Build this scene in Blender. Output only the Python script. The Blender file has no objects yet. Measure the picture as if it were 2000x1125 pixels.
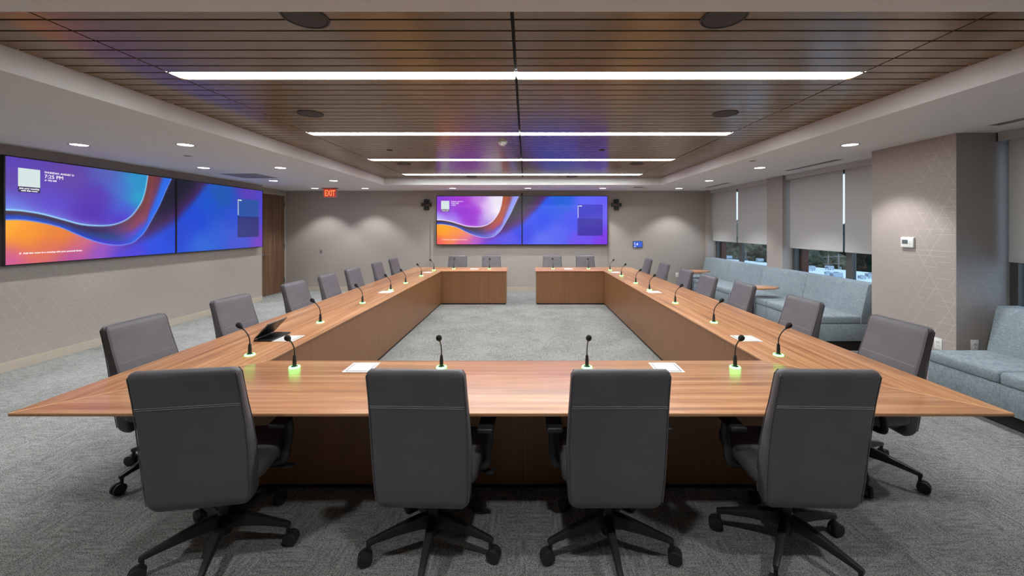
import bpy, bmesh, math, random
import numpy as np
from mathutils import Vector, Matrix
PI = math.pi
random.seed(7)
sc = bpy.context.scene
COL = sc.collection

# ------------------------------------------------------------------ helpers
def lin(r, g, b):
    f = lambda c: (c/255/12.92) if c/255 <= .04045 else ((c/255+.055)/1.055)**2.4
    return (f(r), f(g), f(b), 1.0)

def box(bm, x0, x1, y0, y1, z0, z1, bev=0.0, seg=2):
    vs = [bm.verts.new((x, y, z)) for x in (x0, x1) for y in (y0, y1) for z in (z0, z1)]
    fs = [(0,1,3,2), (4,6,7,5), (0,4,5,1), (2,3,7,6), (0,2,6,4), (1,5,7,3)]
    F = [bm.faces.new([vs[i] for i in f]) for f in fs]
    if bev > 0:
        es = list({e for f in F for e in f.edges})
        bmesh.ops.bevel(bm, geom=es, offset=bev, segments=seg, profile=.5, affect='EDGES')

def prism(bm, pts, z0, z1):
    """polygon pts (x,y), counter-clockwise, extruded in z"""
    a = [bm.verts.new((p[0], p[1], z0)) for p in pts]
    b = [bm.verts.new((p[0], p[1], z1)) for p in pts]
    n = len(pts)
    bm.faces.new(a[::-1]); bm.faces.new(b)
    for i in range(n):
        j = (i+1) % n
        bm.faces.new((a[i], a[j], b[j], b[i]))

def loft(bm, rings, cap=True):
    R = [[bm.verts.new(p) for p in r] for r in rings]
    n = len(R[0])
    for k in range(len(R)-1):
        for i in range(n):
            j = (i+1) % n
            bm.faces.new((R[k][i], R[k][j], R[k+1][j], R[k+1][i]))
    if cap:
        bm.faces.new(R[0][::-1]); bm.faces.new(R[-1])

def lathe(bm, prof, n=24, c=(0,0,0), axis='z'):
    rings = []
    for r, z in prof:
        ring = []
        for i in range(n):
            a = 2*PI*i/n
            p = (r*math.cos(a), r*math.sin(a), z)
            if axis == 'y': p = (p[0], -p[2], p[1])
            if axis == 'x': p = (p[2], p[0], p[1])
            ring.append((c[0]+p[0], c[1]+p[1], c[2]+p[2]))
        rings.append(ring)
    loft(bm, rings)

def tube(bm, pts, rad, n=12, sx=1.0):
    pts = [Vector(p) for p in pts]
    rings = []
    up = None
    for i, p in enumerate(pts):
        t = (pts[min(i+1, len(pts)-1)] - pts[max(i-1, 0)]).normalized()
        if up is None:
            up = Vector((1,0,0)) if abs(t.x) < .9 else Vector((0,1,0))
        u = (up - t*up.dot(t)).normalized(); v = t.cross(u); up = u
        r = rad[i] if isinstance(rad, (list, tuple)) else rad
        rings.append([p + u*(r*sx*math.cos(2*PI*k/n)) + v*(r*math.sin(2*PI*k/n)) for k in range(n)])
    loft(bm, rings)

def smooth_path(P, m=6):
    P = [Vector(p) for p in P]; out = []
    for i in range(len(P)-1):
        p0 = P[max(i-1,0)]; p1 = P[i]; p2 = P[i+1]; p3 = P[min(i+2,len(P)-1)]
        for k in range(m):
            t = k/m
            out.append(.5*((2*p1)+(p2-p0)*t+(2*p0-5*p1+4*p2-p3)*t*t+(3*p1-p0-3*p2+p3)*t**3))
    out.append(P[-1]); return out

def rrect(hw, hd, r, n=5):
    out = []
    for cx, cy, a0 in ((hw-r, hd-r, 0), (-hw+r, hd-r, PI/2), (-hw+r, -hd+r, PI), (hw-r, -hd+r, 3*PI/2)):
        for k in range(n):
            a = a0 + PI/2*k/(n-1)
            out.append((cx+r*math.cos(a), cy+r*math.sin(a)))
    return out

def obj(name, bm, mat, parent=None, flat=False, angle=35):
    me = bpy.data.meshes.new(name)
    bmesh.ops.recalc_face_normals(bm, faces=bm.faces[:])
    bm.to_mesh(me); bm.free()
    if not flat:
        me.shade_smooth(); me.set_sharp_from_angle(angle=math.radians(angle))
    me.materials.append(mat)
    o = bpy.data.objects.new(name, me); COL.objects.link(o)
    if parent: o.parent = parent
    return o

def tag(o, label=None, cat=None, group=None, kind=None):
    if label: o['label'] = label
    if cat: o['category'] = cat
    if group: o['group'] = group
    if kind: o['kind'] = kind
    return o

def thing(name, label, cat, loc=(0,0,0), rz=0, group=None):
    o = bpy.data.objects.new(name, None); COL.objects.link(o)
    o.location = loc; o.rotation_euler = (0,0,rz); o.empty_display_size = .1
    return tag(o, label, cat, group)

def struct(name, bm, mat, parent=None, label=None, flat=True):
    o = obj(name, bm, mat, parent, flat)
    if not parent: o['kind'] = 'structure'; o['category'] = name.split('_')[0]
    if label: o['label'] = label
    return o

def copy_tree(o, parent=None):
    c = o.copy(); COL.objects.link(c)
    if parent: c.parent = parent
    for ch in list(o.children): copy_tree(ch, c)
    return c

def B(): return bmesh.new()
ORD = ['first','second','third','fourth','fifth','sixth','seventh','eighth']

# ------------------------------------------------------------------ materials
class NT:
    def __init__(s, name):
        s.m = bpy.data.materials.new(name); s.m.use_nodes = True
        s.t = s.m.node_tree; s.n = s.t.nodes; s.l = s.t.links
        s.p = s.n['Principled BSDF']
    def node(s, typ, **kw):
        x = s.n.new(typ)
        for k, v in kw.items(): setattr(x, k, v)
        return x
    def set(s, sock, v):
        if hasattr(v, 'is_output'): s.l.new(v, sock)
        else: sock.default_value = v
    def math(s, op, a, b=None, c=None):
        x = s.node('ShaderNodeMath', operation=op)
        s.set(x.inputs[0], a)
        if b is not None: s.set(x.inputs[1], b)
        if c is not None: s.set(x.inputs[2], c)
        return x.outputs[0]
    def coord(s, kind='Object'):
        return s.node('ShaderNodeTexCoord').outputs[kind]
    def mapping(s, v, scale=(1,1,1), rot=(0,0,0), loc=(0,0,0)):
        x = s.node('ShaderNodeMapping'); s.l.new(v, x.inputs[0])
        x.inputs['Scale'].default_value = scale; x.inputs['Rotation'].default_value = rot; x.inputs['Location'].default_value = loc
        return x.outputs[0]
    def noise(s, v, scale, detail=2, rough=.5, dist=0):
        x = s.node('ShaderNodeTexNoise'); s.l.new(v, x.inputs['Vector'])
        x.inputs['Scale'].default_value = scale; x.inputs['Detail'].default_value = detail
        x.inputs['Roughness'].default_value = rough; x.inputs['Distortion'].default_value = dist
        return x.outputs['Fac']
    def ramp(s, f, stops):
        x = s.node('ShaderNodeValToRGB'); s.l.new(f, x.inputs[0])
        e = x.color_ramp.elements
        while len(e) < len(stops): e.new(.5)
        for i, (p, c) in enumerate(stops): e[i].position = p; e[i].color = c
        return x.outputs[0]
    def mix(s, f, a, b, mode='MIX'):
        x = s.node('ShaderNodeMix', data_type='RGBA', blend_type=mode)
        s.set(x.inputs[0], f); s.set(x.inputs[6], a); s.set(x.inputs[7], b)
        return x.outputs[2]
    def bump(s, h, strength=.3, dist=.002):
        x = s.node('ShaderNodeBump'); s.l.new(h, x.inputs['Height'])
        x.inputs['Strength'].default_value = strength; x.inputs['Distance'].default_value = dist
        s.l.new(x.outputs[0], s.p.inputs['Normal'])

def plain(name, col, rough=.5, metal=0, noise=.06, nscale=60, spec=.5, bump=0):
    t = NT(name); c = t.coord()
    f = t.noise(c, nscale, 3)
    a = tuple(x*(1-noise) for x in col[:3])+(1,); b = tuple(min(1, x*(1+noise)) for x in col[:3])+(1,)
    t.l.new(t.ramp(f, [(.3,a),(.7,b)]), t.p.inputs['Base Color'])
    t.p.inputs['Roughness'].default_value = rough; t.p.inputs['Metallic'].default_value = metal
    t.p.inputs['Specular IOR Level'].default_value = spec
    if bump: t.bump(f, bump)
    return t.m

def wood(name, c0, c1, c2, axis='x', rough=.35, scale=1.0, coat=0.0, spec=.5, vary=1.0):
    """grain lines run along the given axis"""
    t = NT(name); c = t.coord()
    long_, cross = .7*scale, 22*scale
    s = {'x': (long_, cross, cross), 'y': (cross, long_, cross), 'z': (cross, cross, long_)}[axis]
    v = t.mapping(c, s)
    n1 = t.noise(v, 1.0, 5, .62, .35)
    s2 = {'x': (1.6, 170, 170), 'y': (170, 1.6, 170), 'z': (170, 170, 1.6)}[axis]
    n2 = t.noise(t.mapping(c, s2), 1.0, 2)
    f = t.math('ADD', t.math('MULTIPLY', n1, .8), t.math('MULTIPLY', n2, .2))
    col = t.ramp(f, [(.34,c0),(.5,c1),(.66,c2)])
    t.l.new(col, t.p.inputs['Base Color'])
    t.p.inputs['Roughness'].default_value = rough
    t.p.inputs['Specular IOR Level'].default_value = spec
    t.p.inputs['Coat Weight'].default_value = coat; t.p.inputs['Coat Roughness'].default_value = .2
    t.bump(n2, .05, .0005)
    return t.m

def emis(name, col, strength):
    t = NT(name)
    t.p.inputs['Base Color'].default_value = (.03,.03,.03,1)
    t.p.inputs['Emission Color'].default_value = col; t.p.inputs['Emission Strength'].default_value = strength
    return t.m

def wallpaper(name, base, line, hor='y', amount=.9, lo=.42, hi=.62, pscale=.9, rough=.55, sheen_fade=None):
    """woven vinyl wall covering with scattered lines of a triangular lattice"""
    t = NT(name); c = t.coord()
    sep = t.node('ShaderNodeSeparateXYZ'); t.l.new(c, sep.inputs[0])
    h = sep.outputs['Y'] if hor == 'y' else sep.outputs['X']; z = sep.outputs['Z']
    S, L, total = .118, .136, None
    for k, ang in enumerate((0, 60, 120)):
        ca, sa = math.cos(math.radians(ang)), math.sin(math.radians(ang))
        along = t.math('ADD', t.math('MULTIPLY', h, ca), t.math('MULTIPLY', z, sa))
        across = t.math('ADD', t.math('MULTIPLY', h, -sa), t.math('MULTIPLY', z, ca))
        a = t.math('DIVIDE', across, S*(.5 if k == 0 else 1)); b = t.math('DIVIDE', along, L*(1.0 if k == 0 else 2.2))
        fr = t.math('ABSOLUTE', t.math('SUBTRACT', t.math('FRACT', a), .5))
        ln = t.math('LESS_THAN', fr, .0024/S*(2 if k == 0 else 1)*.5)
        cb = t.node('ShaderNodeCombineXYZ')
        t.l.new(t.math('FLOOR', a), cb.inputs[0]); t.l.new(t.math('FLOOR', b), cb.inputs[1]); cb.inputs[2].default_value = k*7.3
        wn = t.node('ShaderNodeTexWhiteNoise'); t.l.new(cb.outputs[0], wn.inputs['Vector'])
        on = t.math('LESS_THAN', wn.outputs['Value'], .40 if k == 0 else .62)
        r = t.math('MULTIPLY', ln, on)
        total = r if total is None else t.math('MAXIMUM', total, r)
    patch = t.ramp(t.noise(c, pscale, 1), [(lo,(0,0,0,1)),(hi,(1,1,1,1))])
    if sheen_fade:  # pattern dies out along the face: lighting sheen put into the colour
        mr = t.node('ShaderNodeMapRange', interpolation_type='SMOOTHSTEP')
        mr.inputs['From Min'].default_value = sheen_fade[0]; mr.inputs['From Max'].default_value = sheen_fade[1]
        t.l.new(t.math('ADD', h, t.math('MULTIPLY', t.math('SUBTRACT', t.noise(c, 2.5, 2), .5), 1.0)), mr.inputs['Value'])
        patch = mr.outputs[0]
    fac = t.math('MULTIPLY', t.math('MULTIPLY', total, patch), amount)
    weave = t.noise(t.mapping(c, (6,6,160)), 1, 3)
    b0 = tuple(x*.965 for x in base[:3])+(1,); b1 = tuple(x*1.035 for x in base[:3])+(1,)
    col = t.mix(fac, t.ramp(weave, [(.3,b0),(.7,b1)]), line)
    t.l.new(col, t.p.inputs['Base Color'])
    t.p.inputs['Roughness'].default_value = rough
    t.bump(weave, .06, .001)
    return t.m

def carpet(name, dark, lightc):
    t = NT(name); c = t.coord()
    n1 = t.noise(c, 210, 2, .6)
    n2 = t.noise(c, 85, 2, .6)
    n4 = t.noise(c, 2.2, 2)
    # quarter-turned half metre tiles: stretched strokes run along x in one tile, y in the next
    ch = t.node('ShaderNodeTexChecker'); t.l.new(t.mapping(c, (1,1,0), loc=(.11,.07,.3)), ch.inputs['Vector'])
    ch.inputs['Scale'].default_value = 4.0; ch.inputs['Color1'].default_value = (1,1,1,1); ch.inputs['Color2'].default_value = (0,0,0,1)
    sx = t.noise(t.mapping(c, (9,55,1)), 1, 2); sy = t.noise(t.mapping(c, (55,9,1)), 1, 2)
    mx = t.node('ShaderNodeMix', data_type='FLOAT'); t.l.new(ch.outputs['Fac'], mx.inputs[0]); t.l.new(sx, mx.inputs[2]); t.l.new(sy, mx.inputs[3])
    f = t.math('ADD', t.math('MULTIPLY', n1, .62), t.math('ADD', t.math('MULTIPLY', n2, .20), t.math('MULTIPLY', mx.outputs[0], .18)))
    f = t.math('ADD', f, t.math('MULTIPLY', t.math('SUBTRACT', n4, .5), .08))
    t.l.new(t.ramp(f, [(.41,dark),(.60,lightc)]), t.p.inputs['Base Color'])
    t.p.inputs['Roughness'].default_value = .95; t.p.inputs['Specular IOR Level'].default_value = .1
    t.bump(f, .6, .004)
    return t.m

def fabric(name, a, b):
    t = NT(name); c = t.coord()
    n1 = t.noise(t.mapping(c, (30,30,260)), 1, 2); n2 = t.noise(t.mapping(c, (260,260,30)), 1, 2)
    n3 = t.noise(c, 9, 3)
    f = t.math('ADD', t.math('MULTIPLY', n1, .45), t.math('ADD', t.math('MULTIPLY', n2, .45), t.math('MULTIPLY', n3, .1)))
    t.l.new(t.ramp(f, [(.38,a),(.62,b)]), t.p.inputs['Base Color'])
    t.p.inputs['Roughness'].default_value = .9; t.p.inputs['Specular IOR Level'].default_value = .2
    t.p.inputs['Sheen Weight'].default_value = .15
    t.bump(f, .25, .002)
    return t.m

def leather(name, col):
    t = NT(name); c = t.coord()
    vo = t.node('ShaderNodeTexVoronoi'); t.l.new(c, vo.inputs['Vector']); vo.inputs['Scale'].default_value = 420
    n = t.noise(c, 6, 2)
    a = tuple(x*.93 for x in col[:3])+(1,); b = tuple(x*1.07 for x in col[:3])+(1,)
    t.l.new(t.ramp(n, [(.35,a),(.65,b)]), t.p.inputs['Base Color'])
    t.p.inputs['Roughness'].default_value = .48; t.p.inputs['Specular IOR Level'].default_value = .4
    t.bump(vo.outputs['Distance'], .06, .0006)
    return t.m

def glass(name):
    t = NT(name); t.n.remove(t.p)
    out = t.n['Material Output']
    tr = t.node('ShaderNodeBsdfTransparent'); tr.inputs[0].default_value = (.86,.9,.9,1)
    gl = t.node('ShaderNodeBsdfGlossy'); gl.inputs['Roughness'].default_value = .02
    fr = t.node('ShaderNodeFresnel'); fr.inputs[0].default_value = 1.5
    mx = t.node('ShaderNodeMixShader'); ge = t.node('ShaderNodeNewGeometry')
    t.l.new(t.math('MULTIPLY', fr.outputs[0], t.math('SUBTRACT', 1.0, ge.outputs['Backfacing'])), mx.inputs[0]); t.l.new(tr.outputs[0], mx.inputs[1]); t.l.new(gl.outputs[0], mx.inputs[2])
    t.l.new(mx.outputs[0], out.inputs[0])
    return t.m

M = {}
W0, W1, W2 = lin(144,92,58), lin(188,130,88), lin(214,163,120)
M['top_x'] = wood('walnut veneer grain across room', W0, W1, W2, 'x', .30, coat=.15)
M['top_y'] = wood('walnut veneer grain along room', W0, W1, W2, 'y', .30, coat=.15)
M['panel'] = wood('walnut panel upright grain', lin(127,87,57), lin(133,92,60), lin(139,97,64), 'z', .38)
M['edge'] = plain('pale edge band and highlight', lin(214,160,112), .35)
M['inlay'] = plain('pale inlay line', lin(232,184,130), .35)
M['slat'] = wood('brown laminate ceiling plank', lin(114,89,56), lin(121,95,61), lin(128,101,67), 'x', .21, spec=.6)
M['black'] = plain('matt black', (.012,.012,.012,1), .8)
M['toe'] = plain('black kick recess', (.015,.013,.012,1), .7)
M['ceil'] = plain('white ceiling paint', lin(221,220,218), .9, noise=.01, nscale=5)
M['wall'] = wallpaper('taupe vinyl wallcovering', lin(167,157,149), lin(196,188,180), 'x', .35)
M['wall_y'] = wallpaper('taupe vinyl wallcovering with line pattern', lin(167,157,149), lin(200,190,180), 'y', .7, sheen_fade=(7.2, 5.4))
M['column_y'] = wallpaper('taupe column covering with triangle lines', lin(170,158,151), lin(218,208,199), 'y', .8, sheen_fade=(5.0, 4.35))  # lines masked away from the near corner, as glare would hide them
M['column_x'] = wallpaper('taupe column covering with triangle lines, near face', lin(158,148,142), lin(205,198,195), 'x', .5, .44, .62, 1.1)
M['base'] = plain('taupe painted baseboard', lin(184,172,156), .5, noise=.02)
M['frame_paint'] = plain('taupe painted door frame', lin(172,164,156), .45, noise=.02)
M['carpet'] = carpet('grey loop carpet tile', lin(75,76,75), lin(179,178,174))
M['leather'] = leather('charcoal leather', lin(97,94,98))
M['stitch'] = plain('grey thread', lin(150,148,150), .8)
M['plastic'] = plain('black plastic', lin(38,38,40), .42, noise=.03)
M['castor'] = plain('black castor rubber', lin(40,40,42), .55)
M['metal_dark'] = plain('dark window metal', lin(92,90,88), .5, .3)
M['chrome'] = plain('brushed nickel', lin(190,188,184), .28, 1.0)
M['sofa'] = fabric('blue grey woven upholstery', lin(108,119,126), lin(152,163,169))
M['shade'] = plain('beige roller shade cloth', lin(190,189,186), .85, noise=.03, nscale=300)
M['fascia'] = plain('shade fascia', lin(190,187,184), .6, noise=.01)
M['white'] = plain('white plastic', lin(232,230,226), .4, noise=.01)
M['grey'] = plain('grey louvre', lin(150,148,146), .6, noise=.02)
M['grille'] = plain('dark speaker mesh', lin(62,58,54), .7)
M['vent_dark'] = plain('dark vent slot', lin(38,36,35), .8)
M['door'] = wood('walnut door upright grain', lin(82,59,43), lin(108,79,58), lin(136,104,79), 'z', .4, .7)
M['lens'] = emis('downlight lens', (1,.99,.96,1), 9.0)
M['linear'] = emis('linear light diffuser', (.95,.985,1,1), 46.0)
M['trimring'] = plain('downlight trim', lin(150,146,142), .4)
M['green'] = emis('green led', (.15,1,.20,1), 7.0)
M['bezel'] = plain('black display housing', (.006,.006,.008,1), .3)
M['text'] = emis('white screen lettering', (1,1,1,1), 1.0)
M['qr'] = emis('pale screen card', (.78,.9,.9,1), .85)
M['cardstrip'] = emis('dark screen caption strip', lin(52,38,92), .8)
M['paper'] = plain('white lid', lin(240,238,236), .4, noise=.01)
M['exit_face'] = emis('lit exit sign face', lin(176,50,44), 1.0)
M['exit_text'] = emis('lit exit letters', lin(255,140,70), 1.1)
M['exit_case'] = plain('pale exit sign edge', lin(190,170,165), .4)
M['panel_screen'] = emis('blue touch panel screen', lin(40,90,215), .9)
M['lcd'] = plain('grey lcd', lin(88,98,98), .3)
M['red'] = plain('red camera stripe', lin(120,40,44), .4)
M['glass'] = glass('window glass')
M['brick'] = plain('brown brick', lin(96,58,48), .9, noise=.3, nscale=30)
M['roof'] = plain('white roof membrane', lin(226,230,234), .8, noise=.04, nscale=.7)
M['galv'] = plain('galvanised sheet', lin(170,180,188), .5, .2)
M['pole'] = plain('weathered pole', lin(150,146,140), .9)
M['bark'] = plain('bark', lin(86,76,62), .9)
def foliage(name, a, b):
    t = NT(name); c = t.coord(); n = t.noise(c, 1.4, 6, .7)
    t.l.new(t.ramp(n, [(.35,a),(.65,b)]), t.p.inputs['Base Color']); t.p.inputs['Roughness'].default_value = .95
    t.p.inputs['Specular IOR Level'].default_value = .1
    t.bump(n, 1.0, .4); return t.m
M['leaf'] = [foliage('dark foliage', lin(52,60,50), lin(116,130,108)), foliage('olive foliage', lin(76,76,62), lin(142,136,114)),
             foliage('green foliage', lin(60,78,54), lin(128,150,112)), foliage('deep evergreen foliage', lin(16,28,24), lin(44,64,54))]
M['grass'] = plain('rough grass', lin(92,98,80), .95, noise=.3, nscale=.5)

# ------------------------------------------------------------------ setting
EYE = 1.70
LOW, HIGH = 2.676, 2.835            # soffit and plank heights
WL, WR, YF, YB = -6.13, 4.97, 10.76, -3.0
TX0, TX1, TY0, TY1 = -3.26, 3.125, 1.82, 9.25   # ceiling recess

bm = B(); box(bm, -6.8, 5.2, YB-.1, YF+.1, -.12, 0)
struct('floor', bm, M['carpet'])

# ceiling: soffit ring around a plank-lined recess
bm = B()
for x0, x1, y0, y1 in ((-6.8, TX0, YB-.1, YF+.1), (TX1, 5.2, YB-.1, YF+.1), (TX0, TX1, YB-.1, TY0), (TX0, TX1, TY1, YF+.1)):
    box(bm, x0, x1, y0, y1, LOW, 3.05)
ceil = struct('ceiling', bm, M['ceil'])
bm = B(); box(bm, TX0, TX1, TY0, TY1, HIGH+.017, 3.0)
struct('recess_backing', bm, M['black'], ceil)
PX = [TX0+.006, -2.626, -2.612, -.083, -.063, 2.466, 2.48, TX1-.006]
P0, STEP = 2.958, .1257
LIGHT_K = (0, 15, 30, 45)
for s in range(4):
    bm = B()
    x0, x1 = PX[2*s], PX[2*s+1]
    k = -9
    while P0 + k*STEP < TY1-.01:
        if not (k in LIGHT_K and s in (1, 2)):
            y0 = P0+k*STEP; y1 = min(y0+STEP-.016, TY1-.004)
            if y0 < TY0: y0 = TY0+.004
            if y1 > y0+.02: box(bm, x0, x1, y0, y1, HIGH, HIGH+.016)
        k += 1
    struct('plank_panel', bm, M['slat'], ceil)

# walls
bm = B()
box(bm, WL-.67, WL, YB, 9.34, 0, LOW+.1)
box(bm, -6.8, -6.42, 9.34, 9.70, 0, LOW+.1); box(bm, -6.8, -6.42, 10.68, YF, 0, LOW+.1); box(bm, -6.8, -6.42, 9.70, 10.68, 2.54, LOW+.1)
struct('wall_left', bm, M['wall_y'])
bm = B(); box(bm, -6.8, 5.2, YF, YF+.15, 0, LOW+.1)
wf = struct('wall_far', bm, M['wall'])
bm = B(); box(bm, -2.54, 2.19, YF-.035, YF, 0, LOW-.001)
struct('display_panel', bm, M['wall'], wf)
bm = B(); box(bm, -6.8, 5.2, YB-.15, YB, 0, LOW+.1)
struct('wall_rear', bm, M['wall'])
bm = B()
box(bm, WR, WR+.22, YB, 1.0, 0, LOW+.1)
box(bm, WR, WR+.22, 1.0, 10.6, 0, .78); box(bm, WR, WR+.22, 1.0, 10.6, 2.62, LOW+.1)
wr = struct('wall_right', bm, M['wall_y'])
bm = B(); box(bm, 4.45, WR+.22, 4.16, 5.17, 0, LOW+.05)
col_big = struct('trim_1', bm, M['column_y'], None, 'broad projecting column beside the near bench, with thermostat')
# the near face of the column carries the covering turned round the corner
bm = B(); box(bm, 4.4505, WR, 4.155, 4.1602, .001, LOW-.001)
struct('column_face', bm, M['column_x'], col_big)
bm = B(); box(bm, 4.82, WR+.22, 7.55, 8.04, 0, LOW+.05)
struct('trim_2', bm, M['wall'], None, 'narrow pilaster between the two far windows')
bm = B(); box(bm, 4.80, WR+.22, 10.60, YF, 0, LOW+.05)
struct('trim_3', bm, M['wall'], None, 'corner pilaster where window wall meets far wall')

def baseboard(name, x0, x1, y0, y1, ax):
    bm = B()
    box(bm, x0, x1, y0, y1, 0, .092)
    if ax == 'l': box(bm, x0, x1-.006, y0, y1, .092, .112); 
    else: box(bm, x0, x1, y0+.006, y1, .092, .112)
    struct(name, bm, M['base'])
baseboard('baseboard_left', WL, WL+.016, YB, 9.34, 'l')
bm = B()
for x0, x1, y in ((-6.40, -2.54, YF), (-2.54, 2.19, YF-.035), (2.19, 4.80, YF)):
    box(bm, x0, x1, y-.016, y, 0, .092); box(bm, x0, x1, y-.010, y, .092, .112)
struct('baseboard_far', bm, M['base'])

# door in the recess at the far left
bm = B()
box(bm, -6.46, -6.395, 9.66, 9.71, 0, 2.58); box(bm, -6.46, -6.395, 10.67, 10.715, 0, 2.58); box(bm, -6.46, -6.395, 9.71, 10.67, 2.53, 2.58)
d = struct('door_1', bm, M['frame_paint'], None, 'walnut door in the left recess by the far corner')
bm = B(); box(bm, -6.455, -6.41, 9.713, 10.667, .008, 2.527, .002)
struct('door_leaf', bm, M['door'], d, 'dark walnut door leaf')
bm = B()
lathe(bm, [(.001,0),(.028,0),(.028,.010),(.012,.014),(.010,.05),(.001,.05)], 20, (-6.41, 9.80, 1.03), 'x')
tube(bm, [(-6.365, 9.795, 1.03), (-6.36, 9.83, 1.03), (-6.36, 9.93, 1.028)], [.010,.010,.008], 10)
struct('door_handle', bm, M['chrome'], d, 'nickel lever handle', flat=False)
for z in (.25, 1.15, 2.25):
    bm = B(); lathe(bm, [(.001,0),(.009,0),(.009,.11),(.001,.11)], 12, (-6.402, 10.668, z)); box(bm, -6.409, -6.403, 10.635, 10.668, z, z+.11)
    struct('hinge', bm, M['metal_dark'], d, flat=False)

# windows
def window(n, y0, y1, ym, label):
    bm = B()
    x0, x1 = WR+.04, WR+.12
    box(bm, x0, x1, y0, y0+.07, .78, 2.62); box(bm, x0, x1, y1-.07, y1, .78, 2.62)
    box(bm, x0, x1, y0, y1, .78, .85); box(bm, x0, x1, y0, y1, 2.55, 2.62)
    w = struct('window_%d' % n, bm, M['metal_dark'], None, label)
    bm = B(); box(bm, x0+.02, x1, ym-.065, ym+.065, .85, 2.55); struct('mullion', bm, M['metal_dark'], w)
    for a, b in ((y0+.07, ym-.065), (ym+.065, y1-.07)):
        bm = B(); box(bm, x0+.045, x0+.053, a, b, .85, 2.55); struct('pane', bm, M['glass'], w)
    bm = B(); box(bm, x1+.02, x1+.14, y0-.02, y0+.08, .5, 2.9); box(bm, x1+.02, x1+.14, y1-.12, y1+.02, .5, 2.9)
    struct('brick_reveal', bm, M['brick'], w, 'brown brick outside the frame')
    bm = B(); box(bm, WR-.02, x0, y0, y1, .76, .785, .003); struct('window_sill', bm, M['frame_paint'], w)
window(1, 8.04, 10.60, 9.42, 'far pair of panes, nearest the far wall')
window(2, 5.17, 7.55, 6.255, 'middle pair of panes, between broad column and narrow pilaster')
window(3, 1.0, 4.16, 2.70, 'near pair of panes, at the right edge behind the bench')

def shade(y0, y1, zb, label):
    t = thing('roller_shade', label, 'window shade', (4.93, (y0+y1)/2, 2.60), 0, 'roller shades over the windows')
    h = (y1-y0)/2
    bm = B(); box(bm, -.002, .002, -h, h, zb-2.60+.02, .02); obj('shade_cloth', bm, M['shade'], t, True)
    bm = B(); box(bm, -.006, .006, -h, h, zb-2.60, zb-2.60+.035, .003); obj('hem_bar', bm, M['shade'], t)
    bm = B(); lathe(bm, [(.001,-h),(.022,-h),(.022,h),(.001,h)], 16, (.012,0,.02), 'y'); obj('roller', bm, M['fascia'], t)
shade(9.41, 10.58, 1.345, 'beige roller shade next to the far wall corner')
shade(8.065, 9.34, 1.345, 'beige roller shade just beyond the narrow pilaster')
shade(6.25, 7.50, 1.315, 'wide beige roller shade just before the narrow pilaster')
shade(5.195, 6.208, 1.315, 'beige roller shade half hidden behind the broad column')
shade(2.74, 4.10, 1.345, 'beige roller shade at the right picture edge above the near bench')
shade(1.12, 2.66, 1.345, 'beige roller shade beyond the right picture edge')
def fascia(y0, y1, label):
    bm = B(); box(bm, 4.862, 4.874, y0, y1, 2.585, LOW-.001); box(bm, 4.862, WR, y0, y0+.01, 2.585, LOW-.001); box(bm, 4.862, WR, y1-.01, y1, 2.585, LOW-.001)
    tag(obj('shade_fascia', bm, M['fascia'], None, True), label, 'shade cover', 'fascias above the roller shades')
fascia(8.045, 10.595, 'pale shade fascia along the ceiling over the far window')
fascia(5.175, 7.545, 'pale shade fascia along the ceiling over the middle window')
fascia(1.0, 4.15, 'pale shade fascia along the ceiling at the right picture edge')

# ------------------------------------------------------------------ ceiling things
XC = -.073
for i, k in enumerate(LIGHT_K):
    y0 = P0+k*STEP; y1 = y0+STEP-.012
    t = thing('linear_light', 'long white linear ceiling light, %s' % ['nearest of the four','second from the near end','third from the near end','farthest of the four'][i],
              'ceiling light', (XC, (y0+y1)/2, HIGH), 0, 'linear lights between the ceiling planks')
    hy = (y1-y0)/2
    for sx0, sx1 in ((-2.54, -.008), (.008, 2.54)):
        bm = B(); box(bm, sx0, sx1, -hy+.001, hy-.001, .002, .012); obj('diffuser', bm, M['linear'], t, True)
    bm = B(); box(bm, -2.54, 2.54, -hy+.001, hy-.001, .0125, .0165); obj('housing', bm, M['black'], t, True)

def downlight_proto():
    t = thing('downlight', 'x', 'downlight', (0,0,LOW), 0, 'recessed round downlights in the white ceiling')
    bm = B(); lathe(bm, [(.078,-.001),(.092,-.004),(.095,0),(.078,.001)], 32); obj('trim_ring', bm, M['trimring'], t)
    bm = B(); lathe(bm, [(.001,-.0012),(.0778,-.0012),(.0778,.0),(.001,.0)], 32); obj('lens', bm, M['lens'], t)
    L = bpy.data.lights.new('downlight_lamp', 'SPOT'); L.energy = 118; L.color = (.94,.985,1)
    L.spot_size = math.radians(98); L.spot_blend = .45; L.shadow_soft_size = .06
    lo = bpy.data.objects.new('downlight_lamp', L); COL.objects.link(lo); lo.parent = t; lo.location = (0,0,-.015)
    return t
dl0 = downlight_proto()
DL = []
for i, y in enumerate((4.76, 6.6, 8.42, 10.08)):
    w = ['nearest in view','second in view','third in view','last before the far wall'][i]
    DL += [(-5.29, y, 'round downlight in the row beside the left wall, %s' % w), (-4.03, y, 'round downlight in the inner left row by the planked recess, %s' % w),
           (3.84, y, 'round downlight in the row by the windows, %s' % w)]
for x, w in ((-1.83, 'left'), (.05, 'middle'), (1.92, 'right')):
    DL.append((x, 10.05, 'round downlight above the far wall screens, %s one' % w)); DL.append((x, .95, 'round downlight in the near soffit above the camera, %s one' % w))
for y, w in ((2.9, 'beside the near end of the table'), (1.0, 'just in front of the near soffit')):
    DL += [(-5.29, y, 'round downlight by the left wall %s' % w), (-4.03, y, 'round downlight in the inner left row %s' % w), (3.84, y, 'round downlight by the windows %s' % w)]
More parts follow.
